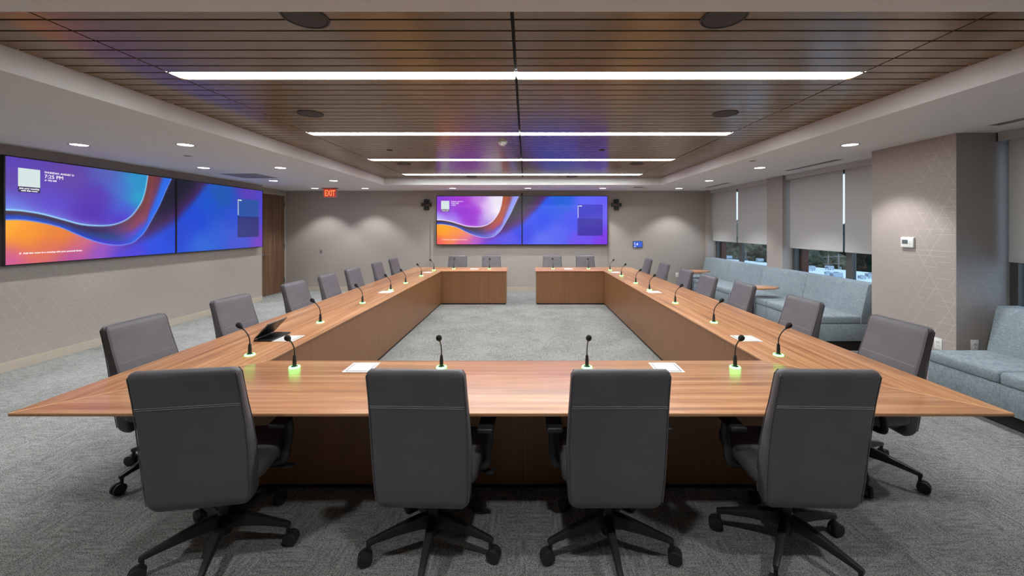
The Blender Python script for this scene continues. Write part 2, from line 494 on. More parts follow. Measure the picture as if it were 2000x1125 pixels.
for i, (x, y, lb) in enumerate(DL):
    o = dl0 if i == 0 else copy_tree(dl0)
    o.location = (x, y, LOW); o['label'] = lb
    if y < 3:
        for ch in o.children:
            if ch.type == 'LIGHT':
                ch.data = ch.data.copy(); ch.data.energy = 82 if abs(x) < 2 else (38 if y < 1.5 else 84)

def speaker_proto():
    t = thing('ceiling_speaker', 'x', 'speaker', (0,0,HIGH), 0, 'round speakers in the ceiling planks')
    bm = B(); lathe(bm, [(.108,0),(.112,-.006),(.120,-.006),(.122,0)], 36); obj('rim', bm, M['grille'], t)
    bm = B(); lathe(bm, [(.001,-.006),(.106,-.004),(.108,0),(.001,0)], 36); obj('grille', bm, M['grille'], t)
    return t
sp0 = speaker_proto()
SP = [(-1.19,2.17,'dark round ceiling speaker cut by the near soffit, left of centre'), (1.07,2.17,'dark round ceiling speaker cut by the near soffit, right of centre'),
      (-2.15,4.01,'dark round ceiling speaker between first and second lights, left side'), (1.99,4.01,'dark round ceiling speaker between first and second lights, right side'),
      (-2.18,7.18,'dark round ceiling speaker just beyond the third light, left end'), (1.98,7.18,'dark round ceiling speaker just beyond the third light, right end'),
      (-1.22,9.0,'dark round ceiling speaker beyond the farthest light, left of centre'), (1.03,9.0,'dark round ceiling speaker beyond the farthest light, right of centre')]
for i, (x, y, lb) in enumerate(SP):
    o = sp0 if i == 0 else copy_tree(sp0)
    o.location = (x, y, HIGH); o['label'] = lb

t = thing('smoke_detector', 'white domed smoke detector beside the centre joint of the planks', 'detector', (-.31, 5.33, HIGH))
bm = B(); lathe(bm, [(.001,-.012),(.062,-.012),(.064,0),(.001,0)], 28); obj('base_plate', bm, M['white'], t)
bm = B(); lathe(bm, [(.001,-.052),(.030,-.048),(.050,-.030),(.054,-.012),(.001,-.012)], 28); obj('dome', bm, M['white'], t)
for x, y, z, lb in ((-2.0,5.9,HIGH,'small dark round sprinkler cover in the planks, left side'), (1.12,5.9,HIGH,'small dark round sprinkler cover in the planks, right side')):
    bm = B(); lathe(bm, [(.001,-.008),(.036,-.008),(.042,-.004),(.044,0),(.001,0)], 24, (x,y,z)); tag(obj('ceiling_sprinkler', bm, M['grille']), lb, 'sprinkler', 'sprinkler covers')
for x, y, lb in ((-4.62,5.49,'small grey round sprinkler cover beside left wall screens'), (3.33,5.9,'small pale round sprinkler cover near the planks, window side'), (.05,10.35,'small grey sprinkler cover over the seam of the far screens'), (2.95,9.95,'small grey sprinkler cover near the square far diffuser')):
    t = thing('ceiling_sprinkler', lb, 'sprinkler', (x,y,LOW), 0, 'sprinkler covers')
    bm = B(); lathe(bm, [(.001,-.003),(.046,-.003),(.048,0),(.001,0)], 24); obj('flange', bm, M['grey'], t)
    bm = B(); lathe(bm, [(.001,-.008),(.036,-.008),(.038,-.003),(.001,-.003)], 24); obj('plate', bm, M['grey'], t)
def slot_vent(x, y0, y1, label):
    t = thing('slot_vent', label, 'air vent', (x, (y0+y1)/2, LOW), 0, 'linear slot vents near the shades')
    h = (y1-y0)/2
    bm = B()
    for a in (-.055, .0, .049): box(bm, a, a+.006, -h, h, -.005, .0)
    box(bm, -.055, .055, -h, -h+.008, -.005, 0); box(bm, -.055, .055, h-.008, h, -.005, 0)
    obj('frame', bm, M['ceil'], t, True)
    bm = B(); box(bm, -.048, .048, -h+.008, h-.008, -.002, 0); obj('slot', bm, M['vent_dark'], t, True)
slot_vent(4.43, 8.75, 9.85, 'dark slot vent in the ceiling by the far shades')
slot_vent(4.50, 5.75, 6.95, 'dark slot vent in the ceiling by the middle shades')
slot_vent(4.47, 2.70, 3.85, 'dark slot vent in the ceiling at the right picture edge')
t = thing('return_grille', 'square grey return air grille beside the left wall screens', 'air vent', (-5.23, 7.62, LOW))
bm = B(); 
for a in (-.33, .30): box(bm, a, a+.03, -.31, .31, -.006, 0); box(bm, -.30, .30, a*.95, a*.95+.028, -.006, 0)
obj('frame', bm, M['grey'], t, True)
bm = B()
for i in range(20): box(bm, -.30, .30, -.285+i*.03, -.285+i*.03+.018, -.004, 0)
obj('louvre', bm, M['grey'], t, True)
t = thing('supply_diffuser', 'small square white supply diffuser near the far right downlight', 'air vent', (2.72, 9.70, LOW))
bm = B(); box(bm, -.15, .15, -.15, .15, -.006, 0, .002); obj('frame', bm, M['white'], t)
bm = B(); box(bm, -.11, .11, -.11, .11, -.016, -.006, .003); obj('core', bm, M['grey'], t)

# exit sign
t = thing('exit_sign', 'red lit exit sign hanging from the ceiling by the far left corner', 'exit sign', (-4.86, 9.98, LOW))
bm = B(); box(bm, -.19, .19, -.03, .03, -.018, 0, .003); obj('canopy', bm, M['grille'], t)
bm = B(); box(bm, -.155, .155, -.010, .010, -.225, -.018, .002); obj('sign_panel', bm, M['exit_face'], t)
bm = B(); box(bm, -.160, -.155, -.012, .012, -.228, -.018); box(bm, .155, .160, -.012, .012, -.228, -.018); box(bm, -.16, .16, -.012, .012, -.232, -.226); obj('edge', bm, M['exit_case'], t, True)
def text_mesh(body, size, align='LEFT', bold=0.0, ext=.0008):
    cu = bpy.data.curves.new('txt', 'FONT'); cu.body = body; cu.size = size; cu.align_x = align; cu.extrude = ext; cu.offset = bold; cu.resolution_u = 3
    o = bpy.data.objects.new('txt', cu); COL.objects.link(o)
    me = bpy.data.meshes.new_from_object(o.evaluated_get(bpy.context.evaluated_depsgraph_get()))
    bpy.data.objects.remove(o); bpy.data.curves.remove(cu)
    return me
def text(name, body, size, loc, parent, mat, rz=0, align='LEFT', bold=0.0, ext=.0008, sx=1.0):
    me = text_mesh(body, size, align, bold, ext); me.materials.append(mat)
    o = bpy.data.objects.new(name, me); COL.objects.link(o); o.parent = parent
    o.location = loc; o.rotation_euler = (PI/2, 0, rz); o.scale = (sx, 1, 1)
    return o
text('lettering', 'EXIT', .205, (0, -.0125, -.196), t, M['exit_text'], 0, 'CENTER', .004, .002, .62)

# ------------------------------------------------------------------ displays
def catmull(pts, m=12):
    P = [np.array(p, float) for p in pts]; o = []
    for i in range(len(P)-1):
        p0, p1, p2, p3 = P[max(i-1,0)], P[i], P[i+1], P[min(i+2,len(P)-1)]
        for k in range(m):
            q = k/m; o.append(.5*(2*p1+(p2-p0)*q+(2*p0-5*p1+4*p2-p3)*q*q+(3*p1-p0-3*p2+p3)*q**3))
    o.append(P[-1]); return np.array(o)
C1 = catmull([(0,.494),(.073,.499),(.16,.525),(.262,.577),(.349,.621),(.436,.636),(.523,.629),(.596,.59),(.654,.525),(.698,.434),(.734,.33),(.756,.213),(.770,.096),(.778,0)])
C2 = catmull([(0,.584),(.073,.584),(.16,.61),(.247,.655),(.334,.732),(.407,.792),(.48,.836),(.552,.86),(.61,.86),(.669,.836),(.712,.784),(.756,.706),(.814,.538),(.872,.356),(.916,.187),(.967,0)])
def shep(u, v, pts, p=3.0):
    num = np.zeros(u.shape+(3,)); den = np.zeros(u.shape)
    for a, b, c in pts:
        d2 = (u-a)**2*2.2+(v-b)**2+.004
        w = (d2+.012)**(-1.9); num += w[..., None]*np.array(c, float); den += w
    return num/den[..., None]
def sstep(a, b, x):
    q = np.clip((x-a)/(b-a), 0, 1); return q*q*(3-2*q)
PAL = {
 'cool': dict(
  A=[(0,0,(88,62,178)),(.05,.25,(92,58,165)),(0,.44,(96,110,225)),(.2,.45,(88,62,200)),(.3,.1,(96,62,160)),(.4,.55,(78,28,170)),(.45,.3,(86,40,170)),(.5,.05,(84,92,180)),(.58,.2,(72,110,205)),(.62,.45,(70,90,215)),(.68,.1,(32,150,200)),(.70,.3,(20,170,200)),(.6,.58,(80,40,190))],
  B=[(0,.15,(62,32,48)),(.2,.2,(56,34,66)),(.02,.8,(8,66,190)),(.3,.85,(12,60,180)),(.42,.35,(44,30,84)),(.5,.55,(24,52,110)),(.53,.6,(20,80,140)),(.5,.92,(60,50,200)),(.6,.5,(90,50,130)),(.66,.6,(100,66,220)),(.7,.4,(150,66,90)),(.78,.3,(130,62,74)),(.82,.2,(112,56,44)),(.76,.85,(24,96,235)),(.86,.85,(30,110,235)),(.9,.4,(96,48,60))],
  C=[(0,.62,(255,176,20)),(.1,.7,(250,150,8)),(.25,.74,(238,132,20)),(.35,.83,(214,104,120)),(.2,.86,(226,110,80)),(0,.97,(206,84,150)),(.3,.97,(170,70,170)),(.45,.93,(140,74,200)),(.6,.97,(96,64,210))],
  dark=(8,14,38), dark2=(62,22,90),
  D=[(.7,.97,(70,60,215)),(.85,.9,(20,74,222)),(1.0,.75,(6,62,205)),(1.2,.55,(2,66,210)),(1.3,.3,(4,80,205)),(1.45,.15,(8,84,176)),(1.25,.93,(34,100,215)),(1.6,.5,(28,74,205)),(1.8,.06,(84,58,180)),(1.98,.3,(74,66,200)),(1.98,.95,(112,58,190)),(1.65,.9,(60,78,205)),(1.4,.75,(26,86,210))],
  line=(150,215,255), line2=(110,150,255), box1=(34,82,160), box2=(34,40,112)),
 'bright': dict(
  A=[(0,0,(128,60,205)),(.05,.25,(140,40,205)),(0,.44,(170,170,250)),(.2,.45,(150,110,235)),(.3,.1,(160,40,205)),(.4,.55,(138,0,200)),(.3,.35,(140,10,205)),(.45,.3,(150,20,205)),(.5,.05,(190,120,220)),(.58,.2,(220,190,240)),(.62,.45,(215,200,240)),(.68,.1,(240,240,245)),(.70,.3,(244,244,246)),(.58,.55,(160,120,220))],
  B=[(0,.15,(60,30,50)),(.2,.2,(60,30,60)),(.02,.8,(20,50,165)),(.3,.85,(36,60,170)),(.42,.35,(62,36,58)),(.5,.55,(40,60,130)),(.5,.92,(90,100,210)),(.6,.5,(120,60,130)),(.66,.6,(110,80,220)),(.7,.4,(190,70,80)),(.78,.3,(200,84,56)),(.82,.2,(160,84,50)),(.76,.85,(140,150,245)),(.86,.85,(150,160,250)),(.9,.4,(130,70,60))],
  C=[(0,.62,(255,160,20)),(.1,.7,(255,165,10)),(.25,.74,(250,150,40)),(.35,.83,(240,130,130)),(.2,.86,(250,140,80)),(0,.97,(240,90,90)),(.3,.97,(210,80,170)),(.45,.93,(170,80,210)),(.6,.97,(120,50,205))],
  dark=(52,50,58), dark2=(80,24,110),
  D=[(.7,.97,(96,70,225)),(.85,.9,(84,80,230)),(1.0,.75,(44,62,228)),(1.2,.5,(24,68,236)),(1.3,.25,(16,80,232)),(1.45,.1,(8,92,216)),(1.25,.93,(92,104,240)),(1.6,.5,(66,78,238)),(1.75,.06,(90,96,245)),(1.98,.3,(104,90,240)),(1.98,.95,(120,44,225)),(1.7,.95,(104,70,235)),(1.4,.75,(80,96,240))],
  line=(250,240,255), line2=(190,195,255), box1=(52,48,190), box2=(44,24,156)),
}
def art(u, v, pal):
    P = PAL[pal]
    v1 = np.interp(u, C1[:,0], C1[:,1]); v1 = np.where(u > .778, -(u-.778)*9, v1)
    v2 = np.interp(u, C2[:,0], C2[:,1]); v2 = np.where(u > .967, -(u-.967)*6, v2)
    vb = np.interp(u, [.5,.61,.72,.814,.99,1.048,1.16,1.28,1.4], [.9,.875,.80,.745,.577,.46,.27,.02,-.2])
    A = shep(u, v, P['A'])
    gu = np.maximum(np.gradient(u, axis=-1), 1e-6)
    s1 = np.gradient(v1, axis=-1)/gu/1.78; s2 = np.gradient(v2, axis=-1)/gu/1.78
    e1 = np.maximum(v-v1, 0)/np.sqrt(1+s1*s1); e2 = np.maximum(v2-v, 0)/np.sqrt(1+s2*s2)
    tt = e1/np.maximum(e1+e2, 1e-4)
    Bc = shep(u, tt, P['B'])
    Cc = shep(u, v, P['C'])
    D = shep(u, v, P['D'])
    k = sstep(-.10, .10, v-vb)[..., None]
    Dk = np.array(P['dark'], float)*(1-sstep(-.35, 0, v-vb))[..., None] + np.array(P['dark2'], float)*sstep(-.35, 0, v-vb)[..., None]*1.0
    D = Dk*(1-k)+D*k
    w = sstep(.50, .72, u+.35*(v-.9))[..., None]
    low = Cc*(1-w)+D*w
    out = np.where((v < v1)[..., None], A, np.where((v < v2)[..., None], Bc, low))
    d1 = (v1-v)/np.sqrt(1+s1*s1); d2 = (v2-v)/np.sqrt(1+s2*s2)
    g = np.exp(-(d1/.008)**2)*.9 + np.where(d1 > 0, np.exp(-np.maximum(d1, 0)/.05)*.45, 0)*(1-sstep(.35, .62, u))
    g = (np.clip(g, 0, 1)*(u < .80))[..., None]; out = out*(1-g)+np.array(P['line'], float)*g
    g = (np.exp(-(d2/.007)**2)*.8*(u < .975))[..., None]; out = out*(1-g)+np.array(P['line2'], float)*g
    inb = (u > 1.648) & (u < 1.946) & (v > .174) & (v < .823)
    bx = np.where((v < .468)[..., None], np.array(P['box1'], float), np.array(P['box2'], float))
    out = np.where(inb[..., None], bx*.88+out*.12, out)
    return np.clip(out, 0, 255)
def screen_mesh(name, u0, w, h, pal, mat, NX=300, NY=170):
    uu, vv = np.meshgrid(np.linspace(0, 1, NX+1), np.linspace(0, 1, NY+1))
    co = np.stack([(uu-.5)*w, np.zeros_like(uu), (.5-vv)*h], -1).reshape(-1, 3)
    i = np.arange(NX*NY); r, c = i//NX, i % NX
    a = r*(NX+1)+c
    F = np.stack([a, a+NX+1, a+NX+2, a+1], -1)
    me = bpy.data.meshes.new(name)
    me.vertices.add(len(co)); me.vertices.foreach_set('co', co.ravel().astype(np.float32))
    me.loops.add(F.size); me.loops.foreach_set('vertex_index', F.ravel().astype(np.int32))
    me.polygons.add(len(F)); me.polygons.foreach_set('loop_start', (np.arange(len(F))*4).astype(np.int32))
    me.update(calc_edges=True)
    rgb = art(uu+u0, vv, pal)/255
    rgb = np.where(rgb <= .04045, rgb/12.92, ((rgb+.055)/1.055)**2.4)
    col = np.concatenate([rgb, np.ones(rgb.shape[:2]+(1,))], -1).reshape(-1, 4)
    at = me.color_attributes.new('picture', 'FLOAT_COLOR', 'POINT'); at.data.foreach_set('color', col.ravel().astype(np.float32))
    me.materials.append(mat)
    return me
def screen_mat(name, strength):
    t = NT(name); at = t.node('ShaderNodeAttribute', attribute_name='picture')
    t.p.inputs['Base Color'].default_value = (.01,.01,.01,1); t.p.inputs['Roughness'].default_value = .35
    t.l.new(at.outputs['Color'], t.p.inputs['Emission Color']); t.p.inputs['Emission Strength'].default_value = strength
    return t.m
def display(loc, rz, w, h, u0, pal, mat, label, group, depth=.0945, mount=False):
    t = thing('wall_display', label, 'screen', loc, rz, group)
    bw = .014
    bm = B(); box(bm, -w/2, w/2, 0, .045, -h/2, h/2, .004); box(bm, -w/2+.2, w/2-.2, .045, depth, -h/2+.2, h/2-.2); obj('housing', bm, M['bezel'], t)
    if mount:
        bm = B(); box(bm, w/2-.022, w/2+.018, .0455, depth, -.2, h/2+.075, .003); obj('mounting_post', bm, M['bezel'], t)
    bm = B()
    box(bm, -w/2, -w/2+bw, -.008, 0, -h/2, h/2); box(bm, w/2-bw, w/2, -.008, 0, -h/2, h/2)
    box(bm, -w/2+bw, w/2-bw, -.008, 0, -h/2, -h/2+bw); box(bm, -w/2+bw, w/2-bw, -.008, 0, h/2-bw, h/2)
    obj('bezel', bm, M['bezel'], t, True)
    iw, ih = w-2*bw, h-2*bw
    s = bpy.data.objects.new('screen', screen_mesh('screen', u0, iw, ih, pal, mat)); COL.objects.link(s); s.parent = t; s.location = (0,-.003,0)
    s['label'] = 'lit screen with ribbon wallpaper' if u0 == 0 else 'lit blue screen with a darker calendar box'
    X = lambda u: (u-.5)*iw
    Z = lambda v: (.5-v)*ih
    if u0 == 0:
        bm = B(); box(bm, X(.051), X(.147), -.0045, -.0035, Z(.268), Z(.094)); obj('card', bm, M['qr'], s, True)['label'] = 'blank pale square card'
        bm = B(); box(bm, X(.051), X(.147), -.0042, -.0032, Z(.320), Z(.268)); obj('caption_strip', bm, M['cardstrip'], s, True)
        text('caption', 'Join your meeting\nwith this room', .027, (X(.099), -.0055, Z(.291)), s, M['text'], 0, 'CENTER', .0006)
        text('date_line', 'THURSDAY, AUGUST 21', .031, (X(.166), -.0055, Z(.118)), s, M['text'], 0, 'LEFT', .0004)
        text('clock_line', '7:25 PM', .063, (X(.166), -.0055, Z(.166)), s, M['text'], 0, 'LEFT', .0)
        text('room_line', 'HQ 650', .028, (X(.183), -.0055, Z(.194)), s, M['text'], 0, 'LEFT', .0004)
        text('hint_line', 'Add this room to a meeting with your personal device', .029, (X(.072), -.0055, Z(.908)), s, M['text'], 0, 'LEFT', .0004)
        bm = B()
        for (a, c, q) in ((.168, .194, .012), (.055, .908, .014)):
            x, z = X(a), Z(c)
            for k in (0, .006):
                box(bm, x+k, x+k+q, -.0055, -.0045, z+k-.002, z+k); box(bm, x+k, x+k+q, -.0055, -.0045, z+k+q-.002, z+k+q)
                box(bm, x+k, x+k+.002, -.0055, -.0045, z+k, z+k+q-.002); box(bm, x+k+q-.002, x+k+q, -.0055, -.0045, z+k, z+k+q-.002)
        obj('icon', bm, M['text'], s, True)
    else:
        bm = B(); box(bm, X(.652), X(.657), -.0045, -.0035, Z(.45), Z(.19)); box(bm, X(.665), X(.70), -.0045, -.0035, Z(.21), Z(.195)); obj('marker', bm, M['text'], s, True)
    return t
SL = screen_mat('left wall screen glow', 1.0); SF = screen_mat('far wall screen glow', 1.0)
SH = 1.295
display((-6.035, 5.785, 1.895), -PI/2, 2.285, SH, 0, 'cool', SL, 'near half of the left wall screen pair, with clock and orange ribbon', 'left wall screens')
# rotated so that its left edge is the one nearest the camera
for o in [x for x in bpy.data.objects if x.name.startswith('wall_display')]: o.rotation_euler.z = PI/2
display((-6.035, 8.075, 1.895), PI/2, 2.285, SH, 1, 'cool', SL, 'far half of the left wall screen pair, plain blue with grey box', 'left wall screens')
display((-1.232, 10.615, 1.885), 0, 2.262, SH, 0, 'bright', SF, 'left half of the far wall screen pair, with white and orange ribbon', 'far wall screens', .1095, True)
display((1.034, 10.615, 1.885), 0, 2.262, SH, 1, 'bright', SF, 'right half of the far wall screen pair, blue with dark box', 'far wall screens', .1095)
# ptz cameras
def ptz(x, label):
    t = thing('conference_camera', label, 'camera', (x, YF, 2.30), 0, 'black cameras either side of the far screens')
    bm = B(); box(bm, -.13, .13, -.14, 0, -.042, .042, .006); obj('shelf', bm, M['plastic'], t)
    bm = B(); box(bm, -.10, .10, -.144, -.14, -.006, .006); obj('stripe', bm, M['red'], t, True)
    for s in (1, -1):
        bm = B()
        lathe(bm, [(.001,.042),(.055,.042),(.05,.062),(.03,.068),(.001,.068)], 20, (0,-.07,0))
        for q in (-1, 1): box(bm, q*.055-.012, q*.055+.012, -.10, -.04, .064, .145, .006)
        o = obj('pan_mount', bm, M['plastic'], t); o.rotation_euler = (0, 0 if s > 0 else PI, 0)
        bm = B()
        lathe(bm, [(.001,-.05),(.030,-.05),(.036,-.03),(.040,.03),(.038,.055),(.024,.058),(.022,.05),(.001,.05)], 20, (0,-.075,.115), 'y')
        o = obj('camera_head', bm, M['plastic'], t); o.rotation_euler = (0, 0 if s > 0 else PI, 0)
ptz(-2.64, 'black twin-head camera left of the far wall screens')
ptz(2.405, 'black twin-head camera right of the far wall screens')

# touch panel, wall fittings
t = thing('touch_panel', 'small lit blue touch panel on the far wall right of the screens', 'touch panel', (2.99, YF, 1.245))
bm = B(); box(bm, -.128, .128, -.03, 0, -.088, .088, .005); obj('housing', bm, M['bezel'], t)
bm = B(); box(bm, -.118, .118, -.0315, -.03, -.076, .078); obj('screen', bm, M['panel_screen'], t, True)
bm = B()
for i in range(3): box(bm, -.105, -.075+.012*i, -.0325, -.0315, .045-.03*i, .053-.03*i)
box(bm, -.03, .0, -.0325, -.0315, -.02, .03); box(bm, -.105, -.05, -.0325, -.0315, -.07, -.058)
obj('icon', bm, M['text'], t, True)
t = thing('key_switch', 'small round silver fitting on the far wall below the exit sign', 'wall fitting', (-5.48, YF, 1.055))
bm = B(); lathe(bm, [(.001,0),(.030,0),(.028,.012),(.001,.014)], 24, (0,0,.012), 'y'); obj('rose', bm, M['chrome'], t)
bm = B(); lathe(bm, [(.001,.012),(.013,.012),(.012,.035),(.001,.037)], 16, (0,0,.012), 'y'); box(bm, -.008, .008, -.02, 0, -.045, -.01, .003); obj('knob', bm, M['chrome'], t)

t = thing('thermostat', 'white thermostat with grey display on the broad column', 'thermostat', (4.4505, 4.67, 1.525))
bm = B(); box(bm, -.028, 0, -.078, .078, -.062, .062, .010, 3); obj('case', bm, M['white'], t)
bm = B(); box(bm, -.0295, -.0275, -.015, .055, -.018, .030); obj('display', bm, M['lcd'], t, True)
bm = B()
for q in (-.030, -.052): 
    for z in (.012, -.012): box(bm, -.0305, -.028, q-.008, q+.008, z-.007, z+.007, .002)
obj('button', bm, M['white'], t)
def outlet(loc, rz, label, screws=True):
    t = thing('wall_outlet', label, 'wall outlet', loc, rz, 'white wall outlets')
    bm = B(); box(bm, -.040, .040, -.007, 0, -.062, .062, .003); obj('cover_plate', bm, M['white'], t)
    bm = B()
    for z in (-.022, .022): box(bm, -.017, .017, -.010, -.0065, z-.016, z+.016, .003)
    obj('socket', bm, M['white'], t)
    bm = B()
    for z in (-.022, .022):
        for q in (-.006, .006): box(bm, q-.0015, q+.0015, -.0108, -.0098, z-.004, z+.007)
    obj('slot', bm, M['vent_dark'], t, True)
outlet((4.45, 4.335, .445), -PI/2, 'white outlet on the left face of the broad column')
outlet((4.635, 4.155, .475), 0, 'white outlet on the camera-side face of the broad column')
outlet((4.05, YF, .43), 0, 'white outlet low on the far wall by the far bench')

# ------------------------------------------------------------------ conference table
TZ, TT = .745, .018
OX0, OX1, IX0, IX1 = -2.66, 2.51, -1.853, 1.708       # outer and inner edges
OY0, IY0, IY1, OY1 = 2.065, 2.883, 8.82, 9.64
GX0, GX1 = -.418, .215
tbl = thing('conference_table', 'large hollow rectangular walnut conference table open at the far side', 'table', (XC, 5.85, 0))
TO = Vector((-XC, -5.85, 0))
def L2(p): return (p[0]-XC, p[1]-5.85)
def tpoly(name, pts, mat, z0, z1):
    bm = B(); prism(bm, [L2(p) for p in pts], z0, z1)
    es = [e for e in bm.edges if abs(e.verts[0].co.z-e.verts[1].co.z) < 1e-5]
    bmesh.ops.bevel(bm, geom=es, offset=.0025, segments=2, profile=.5, affect='EDGES')
    return obj(name, bm, mat, tbl)
e = .0006
sec = [([(OX0,OY0),(OX1,OY0),(IX1,IY0),(IX0,IY0)], 'top_x'),
       ([(OX0,OY0+.001),(IX0,IY0+.001),(IX0,IY1-.001),(OX0,OY1-.001)], 'top_y'), ([(IX1,IY0+.001),(OX1,OY0+.001),(OX1,OY1-.001),(IX1,IY1-.001)], 'top_y'),
       ([(OX0,OY1),(IX0,IY1),(GX0,IY1),(GX0,OY1)], 'top_x'), ([(IX1,IY1),(OX1,OY1),(GX1,OY1),(GX1,IY1)], 'top_x')]
for pts, m in sec: tpoly('tabletop', pts, M[m], TZ-TT, TZ)
def inlay(a, b, w=.0065):
    a = Vector(a+(0,)); b = Vector(b+(0,)); n = (b-a).normalized().cross(Vector((0,0,1)))*w/2
    d = (b-a).normalized()*.004
    bm = B(); prism(bm, [L2((a+d-n)[:2]), L2((a+d+n)[:2]), L2((b-d+n)[:2]), L2((b-d-n)[:2])][::-1], TZ-.001, TZ+.0004)
    obj('inlay', bm, M['inlay'], tbl, True)
for a, b in (((OX0,OY0),(IX0,IY0)), ((OX1,OY0),(IX1,IY0)), ((OX0,OY1),(IX0,IY1)), ((OX1,OY1),(IX1,IY1))): inlay(a, b)
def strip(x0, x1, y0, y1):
    bm = B(); box(bm, x0-XC, x1-XC, y0-5.85, y1-5.85, TZ-.009, TZ-.0004, .0008, 1); obj('edge_strip', bm, M['edge'], tbl)['label'] = 'pale edge band and highlight strip'
strip(OX0, OX1, OY0-.0015, OY0+.0015); strip(IX0-.0015, IX0+.0015, IY0, IY1); strip(IX1-.0015, IX1+.0015, IY0, IY1)  # front strip paints the near edge's highlight; inner ones are pale edge band
# panels down to a black kick
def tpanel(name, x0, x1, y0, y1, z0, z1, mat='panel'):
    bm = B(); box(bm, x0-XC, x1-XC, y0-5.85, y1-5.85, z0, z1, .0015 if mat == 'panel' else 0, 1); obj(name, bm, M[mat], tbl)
K, pz = .032, TZ-TT-.001
def pedestal(x0, x1, y0, y1):
    tpanel('pedestal', x0, x1, y0, y1, K, pz)
    tpanel('kick_base', x0+.012, x1-.012, y0+.012, y1-.012, 0.0, K, 'toe')
pi = .012
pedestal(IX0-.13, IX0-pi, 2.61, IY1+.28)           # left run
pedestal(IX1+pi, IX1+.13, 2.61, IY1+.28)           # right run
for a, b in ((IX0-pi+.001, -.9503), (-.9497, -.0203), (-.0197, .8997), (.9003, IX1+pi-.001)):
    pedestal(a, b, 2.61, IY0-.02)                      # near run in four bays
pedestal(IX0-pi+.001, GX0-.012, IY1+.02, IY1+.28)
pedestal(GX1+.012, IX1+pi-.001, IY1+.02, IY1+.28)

# cable hatches
def hatch_proto():
    t = thing('cable_hatch', 'x', 'table hatch', (0,0,TZ), 0, 'white cable hatches in the table')
    bm = B()
    o_, i_ = .093, .078
    box(bm, -o_, o_, -o_, -i_, 0, .003); box(bm, -o_, o_, i_, o_, 0, .003); box(bm, -o_, -i_, -i_, i_, 0, .003); box(bm, i_, o_, -i_, i_, 0, .003)
    obj('frame', bm, M['paper'], t, True)
    bm = B(); box(bm, -i_+.005, i_-.005, -i_+.009, i_-.005, .0003, .0035, .001); obj('lid', bm, M['paper'], t)
    bm = B(); box(bm, -i_, i_, -i_, i_, 0, .0006); obj('gap', bm, M['black'], t, True)
    return t
h0 = hatch_proto()
HT = [(-1.118,2.735,0,'white cable hatch on the near table run, left of centre'), (.955,2.735,0,'white cable hatch on the near table run, right of centre'),
      (-2.04,3.45,PI/2,'white cable hatch beside the half-closed laptop'), (1.89,3.45,-PI/2,'white cable hatch on right table run nearest the front corner'),
      (-2.06,5.93,PI/2,'white cable hatch midway along left table run'), (1.89,5.93,-PI/2,'white cable hatch midway along right table run'),
      (-2.08,8.52,PI/2,'white cable hatch at far end of left table run'), (1.90,8.52,-PI/2,'white cable hatch at far end of right table run'),
      (-1.18,9.24,PI,'white cable hatch on the far left desk wing'), (.98,9.24,PI,'white cable hatch on the far right desk wing')]
for i, (x, y, r, lb) in enumerate(HT):
    o = h0 if i == 0 else copy_tree(h0)
    o.location = (x, y, TZ); o.rotation_euler.z = r; o['label'] = lb

# laptop
t = thing('laptop', 'half-closed black laptop on the left side of the table', 'laptop', (-2.205, 3.49, TZ))
bm = B(); box(bm, -.07, .085, -.135, .135, 0, .014, .004); obj('base', bm, M['plastic'], t)
bm = B(); box(bm, -.035, .075, -.12, .12, .0135, .0150, .0005); obj('keyboard', bm, M['bezel'], t)
bm = B(); box(bm, 0, .175, -.135, .135, -.004, .004, .003)
o = obj('lid', bm, plain('grey laptop lid', lin(96,98,100), .35, .5), t); o.location = (-.066, 0, .019); o.rotation_euler = (0, math.radians(-47), 0)
bm = B(); box(bm, .01, .168, -.125, .125, -.0050, -.0042); obj('display', bm, M['bezel'], o, True)
bm = B(); lathe(bm, [(.001,-.08),(.007,-.08),(.007,.08),(.001,.08)], 12, (-.066,0,.014), 'y'); obj('hinge', bm, M['plastic'], t)

# microphones (bend towards local +Y, the seat)
def mic_proto():
    t = thing('microphone', 'x', 'microphone', (0,0,TZ), 0, 'gooseneck microphones round the table')
    bm = B(); lathe(bm, [(.001,0),(.026,0),(.026,.004),(.022,.012),(.014,.016),(.001,.016)], 28); obj('base', bm, M['plastic'], t)
    bm = B(); lathe(bm, [(.0262,.001),(.034,.001),(.035,.005),(.033,.009),(.0262,.010)], 32); obj('light_ring', bm, M['green'], t)['label'] = 'glowing green ring'
    bm = B(); lathe(bm, [(.001,.014),(.0125,.014),(.0125,.055),(.0105,.062),(.0105,.080),(.005,.088),(.001,.088)], 20); obj('stem', bm, M['plastic'], t)
    bm = B(); P = smooth_path([(0,0,.086),(0,.001,.112),(0,.010,.145),(0,.032,.178),(0,.058,.202)], 6)
    tube(bm, P, [.0042]*(len(P)-6)+[.0042+.0004*i for i in range(6)], 10); obj('gooseneck', bm, M['plastic'], t)
    bm = B(); d = Vector((0,.72,.69)); c = Vector((0,.058,.202))
    rings = []
    u = Vector((1,0,0)); v = d.cross(u)
    for s, r in ((-.006,.004),(.0,.0085),(.010,.013),(.020,.0175),(.032,.0195),(.042,.018),(.050,.0125),(.054,.004)):
        rings.append([c+d*s+u*(r*math.cos(2*PI*k/18))+v*(r*math.sin(2*PI*k/18)) for k in range(18)])
    loft(bm, rings); obj('windscreen', bm, M['black'], t)
    return t
m0 = mic_proto()
MY = [3.0, 4.03, 5.07, 6.13, 6.89, 7.93, 9.0]
MC = []
pos = ['nearest the front corner','second from the front corner','third from the front corner','fourth from the front, beside a white hatch','fifth from the front corner','sixth from the front corner','last, at the far corner']
